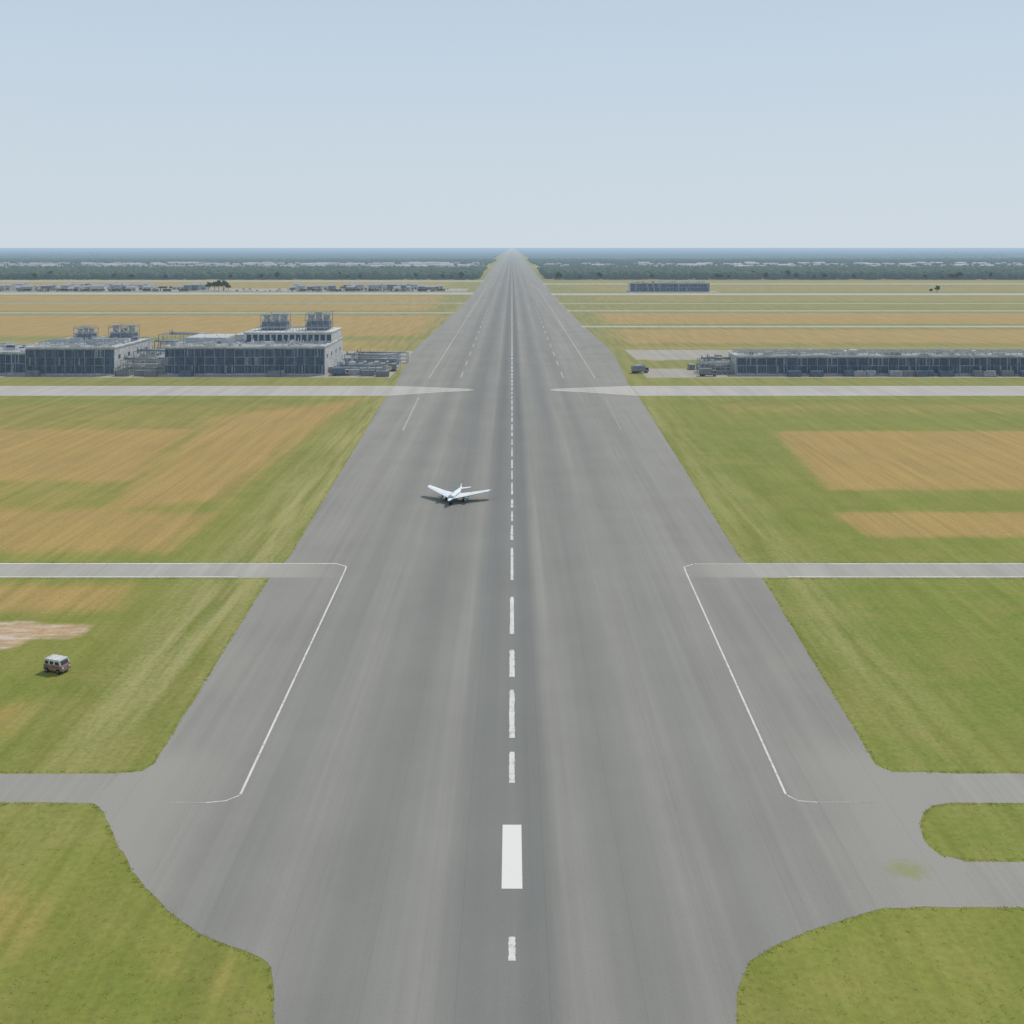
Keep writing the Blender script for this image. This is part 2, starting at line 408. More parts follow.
# ---------------------------------------------------------------- grass tufts
def in_poly(px,py,poly):
    ins=np.zeros(len(px),bool); n_=len(poly)
    for i in range(n_):
        x0,y0=poly[i]; x1,y1=poly[(i+1)%n_]
        if y0==y1: continue
        c=((y0>py)!=(y1>py))&(px<(x1-x0)*(py-y0)/(y1-y0)+x0); ins^=c
    return ins
def paved(px,py):
    p=in_poly(px,py,MAINP)
    p|=(py>110.4)&(py<116.9)&(abs(px)>30)
    p|=(py>93)&(py<100)&(px>35)
    p|=(py>185.5)&(py<194.6)
    return p
def tufts(tx,ty,hscale,mat,label):
    m=len(tx); B=5
    th=rng.random((m,B))*2*np.pi; hh=rng.uniform(.015,.035,(m,B))*hscale[:,None]
    sp=rng.uniform(.02,.25,(m,B)); bx=tx[:,None]+np.cos(th)*sp; by=ty[:,None]+np.sin(th)*sp
    w=rng.uniform(.04,.09,(m,B)); pa=rng.random((m,B))*np.pi
    lx=np.cos(th)*hh*2.5; ly=np.sin(th)*hh*2.5
    v0=np.stack([bx-np.cos(pa)*w,by-np.sin(pa)*w,0*bx+.018],-1); v1=np.stack([bx+np.cos(pa)*w,by+np.sin(pa)*w,0*bx+.018],-1)
    v2=np.stack([bx+lx,by+ly,hh+.018],-1)
    VV=np.stack([v0,v1,v2],2).reshape(-1,3); FF=np.arange(len(VV)).reshape(-1,3)
    obj('grass',raw_mesh('grass',VV,FF,mat),kind='stuff',label=label,category='grass')
NT=5000
ty=79+ (rng.random(NT)**1.3)*110; tx=(rng.random(NT)*2-1)*(ty*.53+2)
k_=~paved(tx,ty); tx=tx[k_]; ty=ty[k_]
ex=[];ey=[]
def along(pts,den,spread=.35):
    for (x0,y0),(x1,y1) in zip(pts,pts[1:]):
        if min(y0,y1)>420 or max(y0,y1)<60: continue
        l=math.hypot(x1-x0,y1-y0); m=int(l*den); t=rng.random(m)
        ex.append(x0+(x1-x0)*t+rng.normal(0,spread,m)); ey.append(y0+(y1-y0)*t+rng.normal(0,spread,m))
along(left,6,.22); along(right,6,.22)
for yy in(110.4,116.9,): along([(-75,yy),(-40,yy)],7,.15); along([(45,yy),(75,yy)],7,.15)
for yy in(92.9,100.1): along([(44,yy),(70,yy)],7,.15)
for yy in(185.4,194.7): along([(-110,yy),(-45,yy)],6,.2); along([(46,yy),(110,yy)],6,.2)
ex=np.concatenate(ex);ey=np.concatenate(ey); kk=~paved(ex,ey)
hs=np.concatenate([np.ones(len(tx)),np.full(kk.sum(),1.6)])
tufts(np.concatenate([tx,ex[kk]]),np.concatenate([ty,ey[kk]]),hs,M_TUFT,'short mown grass tufts fringing the asphalt edges')

# ---------------------------------------------------------------- buildings
def building(name,x0,x1,y0,y1,h,bay,storeys,label,cat='building',side_win=0,roofstuff=True,wall=None):
    cx=(x0+x1)/2; W=x1-x0; D=y1-y0
    root=obj(name,None,loc=(cx,y0,0),label=label,category=cat)
    hw=W/2
    b=MB(); b.box(-hw,0,0,hw,D,h); obj('wall',b.mesh('wall',[wall or M_WALLP]),root)
    b=MB(); b.box(-hw-.3,-.35,h,hw+.3,D+.3,h+.35)
    obj('roof',b.mesh('roof',[M_ROOF]),root)
    b=MB(); z=h+.35; t=.35
    b.box(-hw-.4,-.45,z,hw+.4,-.45+t,z+.45); b.box(-hw-.4,D+.1,z,hw+.4,D+.1+t,z+.45)
    b.box(-hw-.4,-.45+t,z,-hw-.4+t,D+.1,z+.45); b.box(hw+.4-t,-.45+t,z,hw+.4,D+.1,z+.45)
    obj('parapet',b.mesh('parapet',[M_ROOF]),root)
    nb=max(1,int(round(W/bay))); bw=W/nb
    wms=[]
    for v_ in range(6):
        b=MB(); g=bw-.35; z0=.8; z1=h-.6; zs=[z0+(z1-z0)*i/storeys for i in range(storeys+1)]
        for i in range(storeys):
            for j in range(6):
                a=-g/2+g*j/6; r_=random.random(); mm=0 if r_<.72 else (1 if r_<.93 else 2)
                b.box(a,-.06,zs[i]+.2,a+g/6,-.003,zs[i+1]-.2,mm)
        for i in range(7):
            xx=-g/2+g*i/6; b.box(xx-.07,-.16,z0,xx+.07,-.063,z1,1)
        for zz in zs: b.box(-g/2,-.2,zz-.16,g/2,-.163,zz+.16,3 if v_%2 else 1)
        for i in range(storeys):
            for t_ in(.33,.66): zz=zs[i]+(zs[i+1]-zs[i])*t_; b.box(-g/2,-.19,zz-.05,g/2,-.165,zz+.05,1)
        wms.append(b.mesh('window',[M_GLASS,M_BLUEP,M_WALL,M_COL]))
    b=MB(); b.box(-.13,-.4,0,.13,-.003,h-.02); cm=b.mesh('column',[M_COL])
    for i in range(nb): obj('window',random.choice(wms),root,loc=(-hw+bw*(i+.5),0,0))
    for i in range(nb+1):
        obj('column',cm,root,loc=(-hw+bw*i+(.16 if i==0 else (-.16 if i==nb else 0)),0,0))
    if side_win:
        b=MB(); b.box(0,-1.2,0,.08,1.2,1.6,0); b.box(.08,-1.3,-.15,.16,1.3,0,1)
        sm=b.mesh('window',[M_GLASS,M_COL])
        for i in range(int(D/12)):
            obj('window',sm,root,loc=(hw+.002,6+i*12,h*.6))
    if roofstuff:
        b=MB()
        for i in range(int(W*D/34)):
            x=random.uniform(-hw+3,hw-3); y=random.uniform(2,max(2.5,D-3)); a=random.uniform(.3,2.2); c_=random.uniform(.3,1.4); hh_=random.uniform(.3,2.2)
            if random.random()<.6: b.box(x-a,y-c_,h+.36,x+a,y+c_,h+.36+hh_,random.choice([0,0,1,2,2,3,3]))
            elif random.random()<.5: b.tube((x-a*2,y,h+1.0+hh_*.3),(x+a*2,y,h+1.0+hh_*.3),.18+.2*random.random(),n=7,m=random.choice([0,2,2]))
            else: b.tube((x,y,h+.36),(x,y,h+.36+hh_),a*.5,a*.4,10,random.choice([0,2]))
            if random.random()<.4: b.tube((x+a+.6,y,h+.36),(x+a+.6,y,h+1.5+random.random()*3),.16,n=6,m=2)
        for i in range(int(D/6)+1):
            y=1.5+i*6
            if y<D-1:
                b.box(-hw+2,y-.15,h+.9,hw-2,y+.15,h+1.15,0)
        obj('roof_plant',b.mesh('roof_plant',[M_STEEL,M_DARK,M_PIPE,M_ROOF]),root)
        b=MB()
        for zz in(h+1.5,h+2.0): b.box(-hw,.1,zz,hw,.18,zz+.08)
        for i in range(int(W/2.4)): b.box(-hw+i*2.4,.1,h+.36,-hw+i*2.4+.09,.18,h+2.0)
        obj('railing',b.mesh('railing',[M_PIPE]),root)
    return root
def roof_frame(root,x0,x1,y0,y1,z,h=1.5,mat=None):
    b=MB(); n_=int((x1-x0)/2.9)
    for i in range(n_+1):
        x=x0+(x1-x0)*i/n_; b.box(x-.12,y0,z,x+.12,y0+.2,z+h); b.box(x-.12,y1-.2,z,x+.12,y1,z+h); b.box(x-.1,y0+.2,z+h,x+.1,y1-.2,z+h+.2)
    k=max(2,int((y1-y0)/3))
    for i in range(k+1):
        yy=y0+(y1-y0)*i/k; b.box(x0,yy-.12,z+h+.202,x1,yy+.12,z+h+.4)
    obj('roof_frame',b.mesh('roof_frame',[mat or M_PIPE]),root)
def rooftop(parent,x,y,z,w,d,h):
    """steel framed cooler: louvred box drums inside an open frame"""
    e=obj('cooling_unit',None,parent,loc=(x,y,z))
    b=MB(); nb=4
    for i in range(nb+1):
        for j in (0,1):
            xx=-w/2+w*i/nb; yy=-d/2+d*j; b.tube((xx,yy,0),(xx,yy,h*random.uniform(.9,1.2)),.16,n=6)
    for zz in (h*.3,h*.62,h):
        for yy in(-d/2,d/2): b.box(-w/2-.4,yy-.15,zz-.12,w/2+.4,yy+.15,zz+.12)
        for xx in(-w/2,w/2): b.box(xx-.15,-d/2,zz-.12,xx+.15,d/2,zz+.12)
    for i in range(nb):
        a=-w/2+w*i/nb; c_=a+w/nb
        b.tube((a,-d/2,h*.3),(c_,-d/2,h*.62),.1,n=5); b.tube((c_,-d/2,0),(a,-d/2,h*.3),.1,n=5); b.tube((c_,-d/2,h*.62),(a,-d/2,h),.1,n=5)
    for zz in(h+.6,h+1.1):
        for yy in(-d/2,d/2): b.box(-w/2,yy-.05,zz-.05,w/2,yy+.05,zz+.05)
    for i in range(13):
        xx=-w/2+w*i/12; b.box(xx-.05,-d/2-.05,h+.15,xx+.05,-d/2+.05,h+1.1)
    obj('frame',b.mesh('frame',[M_STEEL]),e)
    b=MB(); b.box(-w/2+.5,-d/2+.5,.1,w/2-.5,d/2-.5,h*.55,0)
    for i in range(6):
        zz=.5+i*h*.45/6; b.box(-w/2+.4,-d/2+.35,zz,w/2-.4,-d/2+.497,zz+.18,1)
    obj('louvre_box',b.mesh('louvre_box',[M_BLUEP,M_STEEL]),e)
    for i in range(3):
        b=MB(); cx=-w/2+w*(i+.5)/3; r=w/3*.42; k=random.uniform(.85,1.1)
        b.tube((0,0,h*.56),(0,0,h*.85*k),r,r*.85,14,0); b.tube((0,0,h*.85*k),(0,0,h*1.05*k),r*.85,r,14,1)
        obj('fan_drum',b.mesh('fan_drum',[M_WALL,M_STEEL]),e,loc=(cx,0,0))
    return e
A=building('terminal_building',-228,-186.3,480,530,12.4,4.7,3,'flat-roofed building with navy glazed front and pale columns','building',1)
building('terminal_annexe',-300,-228.8,482,520,10.0,4.7,2,'lower flat-roofed wing with dark glazing beside the terminal','building')
B=building('hangar_building',-162.7,-87.7,480,530,12.8,4.7,3,'long flat-roofed building with navy windows and pale columns','building',1)
cx=(-162.7-87.7)/2
b=MB(); b.box(-131-cx,20,13.16,-88.2-cx,49,18); obj('raised_block',b.mesh('raised_block',[M_WALLP]),B)
b=MB(); b.box(-131.4-cx,19.6,18,-87.9-cx,49.2,18.4); obj('roof',b.mesh('roof',[M_ROOF]),B)
b=MB()
for i in range(14):
    x=-129.5-cx+i*3; b.box(x,19.88,14.2,x+2.2,19.997,17.2)
obj('window_band',b.mesh('window_band',[M_GLASS]),B)
rooftop(B,-119-cx,36,18.4,13,9,7.2); rooftop(B,-97.2-cx,36,18.4,12,9,7.8)
b=MB(); b.box(-160-cx,22,13.16,-140-cx,44,15.6); b.box(-138-cx,30,13.16,-133-cx,44,16.4); obj('plant_room',b.mesh('plant_room',[M_WALLP]),B)
roof_frame(B,-160-cx,-134-cx,4,18,13.16,2.0,M_STEEL); roof_frame(B,-126-cx,-92-cx,22,30,18.4,1.6,M_STEEL)
cxa=(-228-186.3)/2
rooftop(A,-215.5-cxa,38,12.75,9,8,6.2); rooftop(A,-195.5-cxa,36,12.75,12,9,7)
b=MB(); b.box(-207-cxa,28,12.76,-190-cxa,31,14.6); obj('plant_room',b.mesh('plant_room',[M_WALLP]),A)
roof_frame(A,-224-cxa,-190-cxa,5,20,12.76,2.0,M_STEEL)
R=building('long_shed',105,262,480,495,8.6,4.7,2,'very long low building with dark blue glazing and pale columns','building',0)
roof_frame(R,-77,77,1,13,8.96,1.4,M_STEEL)
building('storage_depot',158,264,1368,1395,11.5,8,2,'distant long blue-grey depot with pale roof','building',0)
def shed_mesh(w,d,h,mat):
    b=MB(); b.box(-w/2,-d/2,0,w/2,d/2,h,0)
    b.add([(-w/2-.3,-d/2-.3,h),(w/2+.3,-d/2-.3,h),(w/2+.3,d/2+.3,h),(-w/2-.3,d/2+.3,h),(-w/2-.3,0,h+d*.16+.3),(w/2+.3,0,h+d*.16+.3)],[(0,1,5,4),(2,3,4,5),(3,0,4),(1,2,5),(0,3,2,1)],1)
    nD=max(1,int(w/5))
    for i in range(nD):
        xx=-w/2+w*(i+.5)/nD; b.box(xx-1.2,-d/2-.06,.6,xx+1.2,-d/2-.003,min(h-.5,3.2),2)
    return b.mesh('shed',[mat,M_TILE,M_DARK])
g1='low sheds along the far taxiway'
def shed(x,y,w,d,h,mat,label,grp=None,rot=0):
    o=obj('shed',shed_mesh(w,d,h,mat),loc=(x,y,0),rot=rot,label=label,category='shed')
    if grp:o['group']=grp
for i in range(60):
    x=random.uniform(-720,-430)
    shed(x,random.uniform(1398,1475),random.uniform(6,18),random.uniform(7,14),random.uniform(3,8),random.choice([M_WALLP,M_WALL,M_WALL,M_BLUEP]),'small pale shed with low pitched roof',g1)
for i in range(36):
    x=random.uniform(-310,-90)
    shed(x,random.uniform(1398,1475),random.uniform(6,15),random.uniform(7,12),random.uniform(3,8),random.choice([M_WALLP,M_WALL,M_BLUEP,M_BLUEP]),'small pale shed with low pitched roof',g1)

def pipe_rack(x,y,w,d,h,label,nb=6):
    root=obj('pipe_rack',None,loc=(x,y,0),label=label,category='pipe rack')
    b=MB(); b.tube((0,0,0),(0,0,h),.17,n=6); pm=b.mesh('post',[M_STEEL])
    for i in range(nb+1):
        for j in(0,1): obj('post',pm,root,loc=(-w/2+w*i/nb,-d/2+d*j,0))
    b=MB()
    for zz in(h*.3,h*.65,h):
        for yy in(-d/2,d/2): b.box(-w/2-.3,yy-.14,zz,w/2+.3,yy+.14,zz+.25)
        for i in range(nb+1): xx=-w/2+w*i/nb; b.box(xx-.12,-d/2+.14,zz+.02,xx+.12,d/2-.14,zz+.22)
    for i in range(nb):
        a=-w/2+w*i/nb; c_=a+w/nb; b.tube((a,-d/2-.2,0),(c_,-d/2-.2,h*.65),.09,n=5)
    obj('beam',b.mesh('beam',[M_STEEL]),root)
    for lv in(h*.3,h*.65,h):
        for i in range(4):
            b=MB(); r=random.uniform(.15,.38); yy=-d/2+d*(i+.5)/4
            a=random.uniform(0,w*.3); c_=random.uniform(0,w*.3)
            b.tube((-w/2+a,yy,lv+.26+r),(w/2-c_,yy,lv+.26+r),r,n=8)
            b.tube((-w/2+a+.4,yy,lv+.26+r),(-w/2+a+.4,yy,lv+1.6+random.random()),r*.7,n=6)
            obj('pipe',b.mesh('pipe',[random.choice([M_PIPE,M_GREY,M_BLUEP])],True),root)
    return root
pipe_rack(-175,486,19,6,6.5,'steel pipe rack with white pipes between the buildings')
pipe_rack(-174,502,20,8,9,'taller steel pipe rack carrying white and grey pipes')
pipe_rack(-174,520,18,8,12,'steel pipe rack behind the glazed buildings')
pipe_rack(-172,540,26,8,14,'tall steel pipe rack behind the glazed buildings')
pipe_rack(-70,510,28,7,6,'low steel pipe rack beside parked trucks')
pipe_rack(-72,483.5,24,4,3.6,'low steel pipe rack at the yard edge')
pipe_rack(-68,530,28,6,5,'low steel pipe rack at the back of the yard')
pipe_rack(96,486,15,7,5,'steel pipe rack at the end of the long shed')
pipe_rack(98,494,16,5,6,'steel pipe rack at the end of the long shed')
def tank(x,y,r,h,label):
    root=obj('storage_tank',None,loc=(x,y,0),label=label,category='tank',group='storage tanks in the yard')
    b=MB(); b.tube((0,0,0),(0,0,h),r,n=20); obj('shell',b.mesh('shell',[M_PIPE],False),root)
    b=MB(); b.tube((0,0,h),(0,0,h+r*.3),r*1.02,r*.25,20); obj('lid',b.mesh('lid',[M_WALL]),root)
    b=MB(); b.box(r,-.3,0,r+.1,-.2,h+.8); b.box(r,.2,0,r+.1,.3,h+.8)
    for i in range(int(h/.5)): b.box(r+.02,-.2,.4+i*.5,r+.08,.2,.46+i*.5)
    obj('ladder',b.mesh('ladder',[M_STEEL]),root)
for x,y,r,h in[(-181,493,2.2,6),(-169,494,2.6,7),(-180,512,2.4,8),(-168,511,2.2,7),(-83,497,2,4.5),(-78,499,2,4)]: tank(x,y,r,h,'white cylindrical storage tank with conical lid')
def cont_mesh(mat):
    b=MB(); b.box(-3,-1.2,.1,3,1.2,2.6,0)
    for i in range(15): b.box(-2.9+i*.4,-1.25,.25,-2.75+i*.4,-1.203,2.45,0)
    for x in(-3.03,2.9):
        for y in(-1.27,1.14): b.box(x,y,0,x+.13,y+.13,2.65,1)
    return b.mesh('freight_container',[mat,M_DARK])
cms=[cont_mesh(m) for m in(M_BLUEP,M_WALL,M_GREY,M_WALLP)]; cl=['blue-grey','grey','dark grey','pale']
spots=[(-176+random.uniform(-8,8),476+random.uniform(-1,1)) for _ in range(3)]+[(-60-i*3.2-(i%3)*4,474.5+i*2.6) for i in range(8)]+[(88+i*5.5,499+random.uniform(-3,4)) for i in range(4)]+[(110+i*9,548+random.uniform(-2,6)) for i in range(8)]
for i in range(20):
    x=random.choice([random.uniform(-285,-95),random.uniform(110,250)]); spots.append((x,475.2+random.uniform(-1,1.2)))
for x,y in spots:
    k=random.choice([0,0,1,2,2]); obj('freight_container',cms[k],loc=(x,y,0),rot=random.choice([0,.05,1.57]) if y>478 else random.choice([0,.04,-.03]),label=cl[k]+' ribbed steel freight container on the concrete yard',category='container',group='freight containers on the yard')

# ---------------------------------------------------------------- vehicles
def wheel_mesh(r,w):
    b=MB(); b.tube((0,-w/2,0),(0,w/2,0),r,n=16,m=0); b.tube((0,-w/2-.02,0),(0,w/2+.02,0),r*.55,n=12,m=1)
    return b.mesh('wheel',[M_TYRE,M_METAL])
def prism(b,prof,y0,y1,m=0,inset=0):
    n_=len(prof); b.add([(x,y0,z) for x,z in prof]+[(x,y1,z) for x,z in prof],
      [tuple(range(n_)),tuple(range(2*n_-1,n_-1,-1))]+[(i,n_+i,n_+(i+1)%n_,(i+1)%n_) for i in range(n_)],m)
def truck(loc,rot,label,cat,paintm,boxm,grp=None):
    root=obj('parked_truck',None,loc=loc,rot=rot,label=label,category=cat)
    if grp: root['group']=grp
    kids=[]
    b=MB(); b.box(-3.9,-.45,.6,3.8,.45,.9); kids.append(obj('chassis',b.mesh('chassis',[M_DARK]),root))
    b=MB(); prism(b,[(2.1,.6),(4.1,.6),(4.15,1.5),(3.85,2.7),(2.1,2.8)],-1.15,1.15); o=obj('cab',b.mesh('cab',[paintm]),root); fixn(o); bevel(o,.08); kids.append(o)
    b=MB(); prism(b,[(4.16,1.55),(4.18,1.55),(3.92,2.6),(3.88,2.6)],-1.0,1.0); o=obj('windscreen',b.mesh('windscreen',[M_CARGL]),root); fixn(o); kids.append(o)
    b=MB(); b.box(2.6,-1.17,1.6,3.6,-1.153,2.4); b.box(2.6,1.153,1.6,3.6,1.17,2.4); kids.append(obj('side_window',b.mesh('side_window',[M_CARGL]),root))
    b=MB(); b.box(-4.1,-1.22,.95,1.95,1.22,3.5)
    for i in range(10): b.box(-4.0+i*.6,-1.26,1.0,-3.9+i*.6,-1.223,3.45); b.box(-4.0+i*.6,1.223,1.0,-3.9+i*.6,1.26,3.45)
    kids.append(obj('cargo_box',b.mesh('cargo_box',[boxm]),root))
    wm=wheel_mesh(.5,.32)
    for x in(3.1,-2.0,-3.1):
        for y in(-1.0,1.0): kids.append(obj('wheel',wm,root,loc=(x,y,.5)))
    hm=MB(); hm.box(0,-.15,-.1,.05,.15,.1); hm=hm.mesh('headlight',[M_LAMP])
    for y in(-.85,.85): kids.append(obj('headlight',hm,root,loc=(4.15,y,.95)))
    return root,kids
gt='trucks parked in the yard'
t1,k1=truck((-80,478.5,0),.1,'blue-grey box truck parked beside the low pipe rack','truck',M_WALL,M_BLUEP,gt)
t2,k2=truck((-66,491,0),.2,'dark grey box truck parked in the concrete yard','truck',M_GREY,M_GREY,gt)
for i in range(5): copy_tree(t1,(-84+i*6.0+random.uniform(-.5,.5),521+random.uniform(-1,1),0),1.45+random.uniform(-.1,.1),k1)
for i in range(4): copy_tree(t2,(-74+i*5.5+random.uniform(-.5,.5),499+random.uniform(-1,1),0),1.6+random.uniform(-.1,.1),k2)
o=copy_tree(t2,(91,476,0),.0,k2); o['label']='dark grey box truck beside the steel pipe rack'
o=copy_tree(t2,(61,488,0),.3,k2); o['label']='dark grey box truck standing near the runway edge'
o=copy_tree(t2,(61.5,493,0),.9,k2); o['label']='dark grey box truck standing near the runway edge'

def service_car(x,y,rot):
    root=obj('service_van',None,loc=(x,y,0),rot=rot,label='small boxy reddish-brown van with white roof on grass',category='van')
    b=MB(); prism(b,[(-1.55,.35),(1.55,.35),(1.62,.7),(1.56,1.15),(-1.58,1.18),(-1.62,.7)],-.88,.88)
    o=obj('body',b.mesh('body',[M_RED]),root); fixn(o); bevel(o,.07,3)
    b=MB()
    lo=[(-1.52,-.85,1.18),(1.45,-.85,1.15),(1.45,.85,1.15),(-1.52,.85,1.18)]; hi=[(-1.46,-.78,1.80),(1.15,-.78,1.80),(1.15,.78,1.80),(-1.46,.78,1.80)]
    b.loft([lo,hi]); o=obj('cabin',b.mesh('cabin',[M_WPAINT]),root); fixn(o); bevel(o,.04)
    b=MB(); b.box(-1.5,-.8,1.801,1.2,.8,1.9)
    for i in range(3): b.box(-1.3+i*1.0,-.72,1.903,-1.2+i*1.0,.72,1.98)
    o=obj('roof',b.mesh('roof',[M_WPAINT]),root)
    for (x0,x1) in((-1.38,-.75),(-.52,.12),(.40,1.2)):
        for s in(-1,1):
            b=MB(); t=.2 if x0>.3 else 0
            b.add([(x0,s*.856,1.24),(x1,s*.856,1.24),(x1-t,s*.803,1.64),(x0,s*.803,1.64)],[(0,1,2,3)]); 
            o=obj('side_window',b.mesh('side_window',[M_CARGL]),root)
    b=MB(); b.add([(1.455,-.72,1.2),(1.455,.72,1.2),(1.22,.66,1.72),(1.22,-.66,1.72)],[(0,1,2,3)]); obj('windscreen',b.mesh('windscreen',[M_CARGL]),root)
    b=MB(); b.add([(-1.54,-.7,1.25),(-1.54,.7,1.25),(-1.50,.66,1.7),(-1.50,-.66,1.7)],[(0,1,2,3)]); obj('rear_window',b.mesh('rear_window',[M_CARGL]),root)
    b=MB(); b.box(1.63,-.8,.4,1.72,.8,.6); obj('bumper',b.mesh('bumper',[M_GREY]),root); b=MB(); b.box(-1.72,-.8,.4,-1.63,.8,.6); obj('bumper',b.mesh('bumper',[M_GREY]),root)
    wm=wheel_mesh(.34,.24)
    for xx in(1.0,-1.0):
        for yy in(-.82,.82): obj('wheel',wm,root,loc=(xx,yy,.34))
    b=MB(); b.box(0,-.14,-.09,.06,.14,.09); hm=b.mesh('headlight',[M_LAMP])
    for yy in(-.6,.6): obj('headlight',hm,root,loc=(1.6,yy,.82))
X,Y=G(57,671); service_car(X,Y,math.radians(-20))

def far_car(mat):
    b=MB(); prism(b,[(-2.3,.35),(2.3,.35),(2.35,.95),(1.2,1.05),(.7,1.7),(-2.0,1.75),(-2.3,1.0)],-.9,.9,0)
    b.box(-1.9,-.92,1.05,.8,-.903,1.55,1); b.box(-1.9,.903,1.05,.8,.92,1.55,1)
    for x in(-1.4,1.4):
        for y in(-.8,.8): b.tube((x,y-.1,.35),(x,y+.1,.35),.35,n=8,m=2)
    return b.mesh('parked_car',[mat,M_CARGL,M_TYRE])
def far_bus(mat):
    b=MB(); prism(b,[(-5.5,.4),(5.5,.4),(5.6,1.6),(5.4,3.1),(-5.5,3.2)],-1.25,1.25,0)
    for i in range(8): b.box(-5.0+i*1.25,-1.27,1.5,-4.0+i*1.25,-1.253,2.6,1); b.box(-5.0+i*1.25,1.253,1.5,-4.0+i*1.25,1.27,2.6,1)
    for x in(-3.4,3.6):
        for y in(-1.1,1.1): b.tube((x,y-.15,.5),(x,y+.15,.5),.5,n=8,m=2)
    return b.mesh('parked_bus',[mat,M_CARGL,M_TYRE])
fm=[far_car(m) for m in(M_WPAINT,M_WPAINT,M_GREY,M_BLUEP)]; bmz=[far_bus(m) for m in(M_WPAINT,M_GREY,M_GREY,M_BLUEP)]
lab=['white','white','grey','dark blue']; labb=['white','grey','grey','dark blue']
for i in range(150):
    k=random.randrange(4); x=random.choice([random.uniform(-720,-440),random.uniform(-430,-90),random.uniform(-310,-90)])
    obj('parked_car',fm[k],loc=(x,random.choice([1390,1394,1440])+random.uniform(-1,1),0),rot=1.57+random.uniform(-.1,.1),label=lab[k]+' car parked on the far concrete apron',category='car',group='cars parked on the far apron')
for i in range(80):
    k=random.randrange(4); x=random.choice([random.uniform(-720,-440),random.uniform(-310,-90)])
    obj('parked_bus',bmz[k],loc=(x,random.choice([1389,1386.5,1480])+random.uniform(-.5,.5),0),rot=random.choice([0,0,1.2])+random.uniform(-.1,.1),label=labb[k]+' bus parked on the far concrete apron',category='bus',group='buses parked on the far apron')

